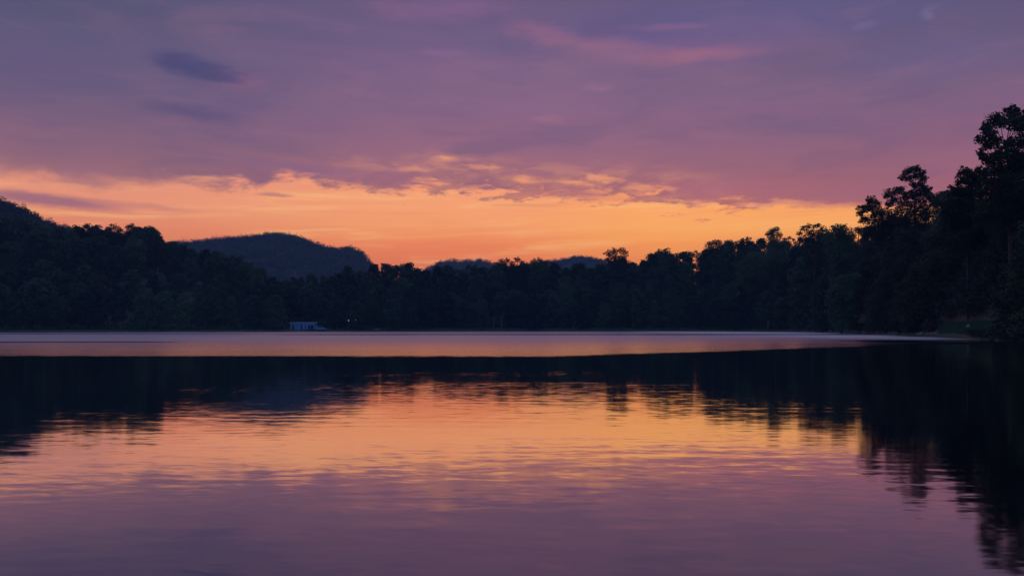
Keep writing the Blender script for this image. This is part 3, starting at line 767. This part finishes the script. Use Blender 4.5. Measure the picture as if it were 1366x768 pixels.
# lit fragments along the cloud base
fm = k.mapr(k.noise(k.v('MULTIPLY', pc, (.30, .42, 1)), 1, 6, .60, .3), .40, .66)
band = k.m('MULTIPLY', k.mapr(k.m('ABSOLUTE', k.m('SUBTRACT', k.m('ADD', el, c0(ay, .6)), k.m('ADD', e0, .75))), .5, 2.0, 1, 0), k.m('MULTIPLY', k.mapr(az, pa(360), pa(560)), k.mapr(az, pa(900), pa(1010), 1, 0)))
sky = k.mix(k.m('MULTIPLY', k.m('MULTIPLY', fm, band), .34), sky, lin((250, 164, 112)))
for px_, py_, rx_, ry_, am_ in ((545, 226, 40, 6, .6), (598, 214, 34, 5, .6), (640, 224, 36, 6, .6), (575, 243, 50, 5, .45), (700, 244, 46, 8, .85), (758, 246, 44, 9, .9), (800, 241, 30, 6, .85),
                                (842, 254, 40, 7, .8), (886, 252, 30, 5, .8), (940, 268, 34, 6, .8), (1030, 271, 60, 6, .8), (985, 262, 26, 5, .6), (1090, 275, 50, 4, .6), (620, 252, 60, 5, .6), (480, 232, 50, 4, .45)):
    sky = blob(sky, px_, py_, rx_ * .72, ry_ * .8, (250, 160, 110), am_ * .85, -.06, .1, 1.2)
# mauve clouds hanging into the glow
sky = blob(sky, 515, 238, 62, 15, (152, 98, 116), .9, 0, .35, .7)
sky = blob(sky, 430, 226, 80, 10, (152, 100, 122), .7, -.02, .2)
sky = blob(sky, 640, 250, 60, 8, (170, 104, 112), .7, -.03, .2)
sky = blob(sky, 765, 262, 60, 9, (178, 108, 110), .7, -.05, .2)
sky = blob(sky, 60, 267, 115, 11, (150, 100, 118), .85, -.035, .35, .45)
sky = blob(sky, 190, 273, 90, 5, (196, 124, 112), .55, -.03, .2, .6)
sky = blob(sky, 375, 260, 26, 4, (178, 112, 112), .7, -.03, .3, .5)
sky = blob(sky, 115, 243, 55, 6, (168, 112, 118), .6, 0, .2, .7)
sky = blob(sky, 700, 274, 60, 3, (222, 142, 104), .6, -.02, .2, .4)
# small dark clouds high left
sky = blob(sky, 322, 110, 40, 15, (142, 95, 122), .6, 0, .2, .5)
sky = blob(sky, 272, 93, 62, 17, (68, 68, 110), .85, -.08, .1, .95)
sky = blob(sky, 236, 84, 38, 14, (70, 68, 110), .75, -.04, .1, .95)
sky = blob(sky, 306, 101, 34, 12, (78, 70, 110), .8, -.1, .1, .95)
sky = blob(sky, 252, 153, 84, 14, (90, 77, 114), .8, -.04, .05, .9)
sky = blob(sky, 340, 215, 110, 9, (132, 96, 124), .5, -.03, .2)
# blue-grey bank and pink lit streaks high right
sky = blob(sky, 1010, 28, 330, 48, (92, 85, 130), .75, -.02, .1)
sky = blob(sky, 880, 62, 150, 22, (98, 83, 130), .7, -.12, .3, .7)
sky = blob(sky, 1240, 75, 160, 40, (99, 89, 128), .6, 0, .1)
sky = blob(sky, 790, 60, 120, 19, (144, 99, 125), .75, -.20, .0, .9)
sky = blob(sky, 920, 75, 100, 11, (150, 99, 123), .85, .02, .0, .8)
sky = blob(sky, 730, 42, 70, 12, (140, 95, 130), .8, -.15, .0, 1.)
sky = blob(sky, 880, 37, 70, 6, (132, 95, 134), .6, -.02, .1, .6)
sky = blob(sky, 590, 12, 110, 16, (124, 90, 132), .6, 0, .1)
sky = blob(sky, 595, 72, 45, 6, (134, 98, 138), .55, 0, .1, .6)
sky = blob(sky, 800, 120, 24, 6, (146, 104, 140), .5, .05, .1)
sky = blob(sky, 722, 163, 50, 9, (158, 106, 130), .5, -.03, .1)
sky = blob(sky, 1246, 17, 14, 9, (124, 110, 144), .5, 0, .0, .8)
sky = blob(sky, 1155, 35, 22, 6, (112, 98, 138), .6, 0, .1, .6)
sky = blob(sky, 960, 250, 150, 16, (176, 100, 114), .45, -.02, .1)
# soft mottling of the deck
big = k.noise(k.v('MULTIPLY', k.comb(az, k.m('MULTIPLY', el, 1.8), 3.3), (.07, .16, 1)), 1, 6, .58, .6)
sky = k.mix(k.m('MULTIPLY', k.m('MULTIPLY', k.mapr(big, .50, .68), dmask), .22), sky, lin((150, 104, 130)))
sky = k.mix(k.m('MULTIPLY', k.m('MULTIPLY', k.mapr(big, .50, .34), dmask), .34), sky, lin((90, 80, 118)))
mot = k.noise(k.v('MULTIPLY', pc, (.16, .35, 1)), 1, 5, .6)
sky = k.mix(k.m('MULTIPLY', k.m('MULTIPLY', k.mapr(mot, .52, .70), dmask), .12), sky, lin((160, 108, 130)))
sky = k.mix(k.m('MULTIPLY', k.m('MULTIPLY', k.mapr(mot, .48, .30), dmask), .18), sky, lin((88, 78, 118)))
# away from the sunset the evening sky is a duller blue
back = k.mapr(k.m('ABSOLUTE', az), 45, 120)
sky = k.mix(back, sky, k.ramp(k.m('DIVIDE', els, 90., clamp=True), [(0, lin((84, 104, 142))), (.2, lin((88, 108, 146))), (1, lin((104, 122, 164)))]))
bg2 = k.new('ShaderNodeBackground'); k.put(bg2.inputs[0], sky); bg2.inputs[1].default_value = 1.2
ns = k.new('ShaderNodeTexSky', sky_type='NISHITA'); ns.sun_disc = False; ns.sun_elevation = SUN_EL; ns.sun_rotation = SUN_AZ
bg1 = k.new('ShaderNodeBackground'); k.l.new(ns.outputs[0], bg1.inputs[0]); bg1.inputs[1].default_value = 0.05
mx = k.new('ShaderNodeMixShader'); mx.inputs[0].default_value = .93      # the cloud and dust layer lies over the clear sky
k.l.new(bg1.outputs[0], mx.inputs[1]); k.l.new(bg2.outputs[0], mx.inputs[2]); k.l.new(mx.outputs[0], wo.inputs['Surface'])

# the sun, already in the treetops and almost spent
sd = bpy.data.lights.new('sun', 'SUN'); sd.energy = .03; sd.angle = math.radians(3); sd.color = (1, .55, .28)
so = bpy.data.objects.new('sun', sd); COL.objects.link(so)
so.rotation_euler = (math.pi / 2 - SUN_EL, 0, math.pi - SUN_AZ); so.location = (60, 300, 60)

# ---------------------------------------------------------------- camera and render settings
cd = bpy.data.cameras.new('camera'); cam = bpy.data.objects.new('camera', cd); COL.objects.link(cam)
cam.location = (0, 0, CAM_Z); cam.rotation_euler = (math.pi / 2, 0, 0)
cd.sensor_width = 36; cd.lens = 36 * FPX / 1366; cd.shift_y = (HOR - 384) / 1366
cd.clip_start = .05; cd.clip_end = 20000
scene.camera = cam
scene.render.engine = 'CYCLES'
scene.cycles.max_bounces = 5; scene.cycles.diffuse_bounces = 2; scene.cycles.glossy_bounces = 3; scene.cycles.volume_bounces = 1
scene.cycles.use_denoising = True
scene.cycles.sample_clamp_indirect = 3
vs = scene.view_settings
vs.view_transform = 'Standard'; vs.look = 'None'; vs.exposure = 0; vs.gamma = 1; vs.use_curve_mapping = False
print('trees in rows:', count)
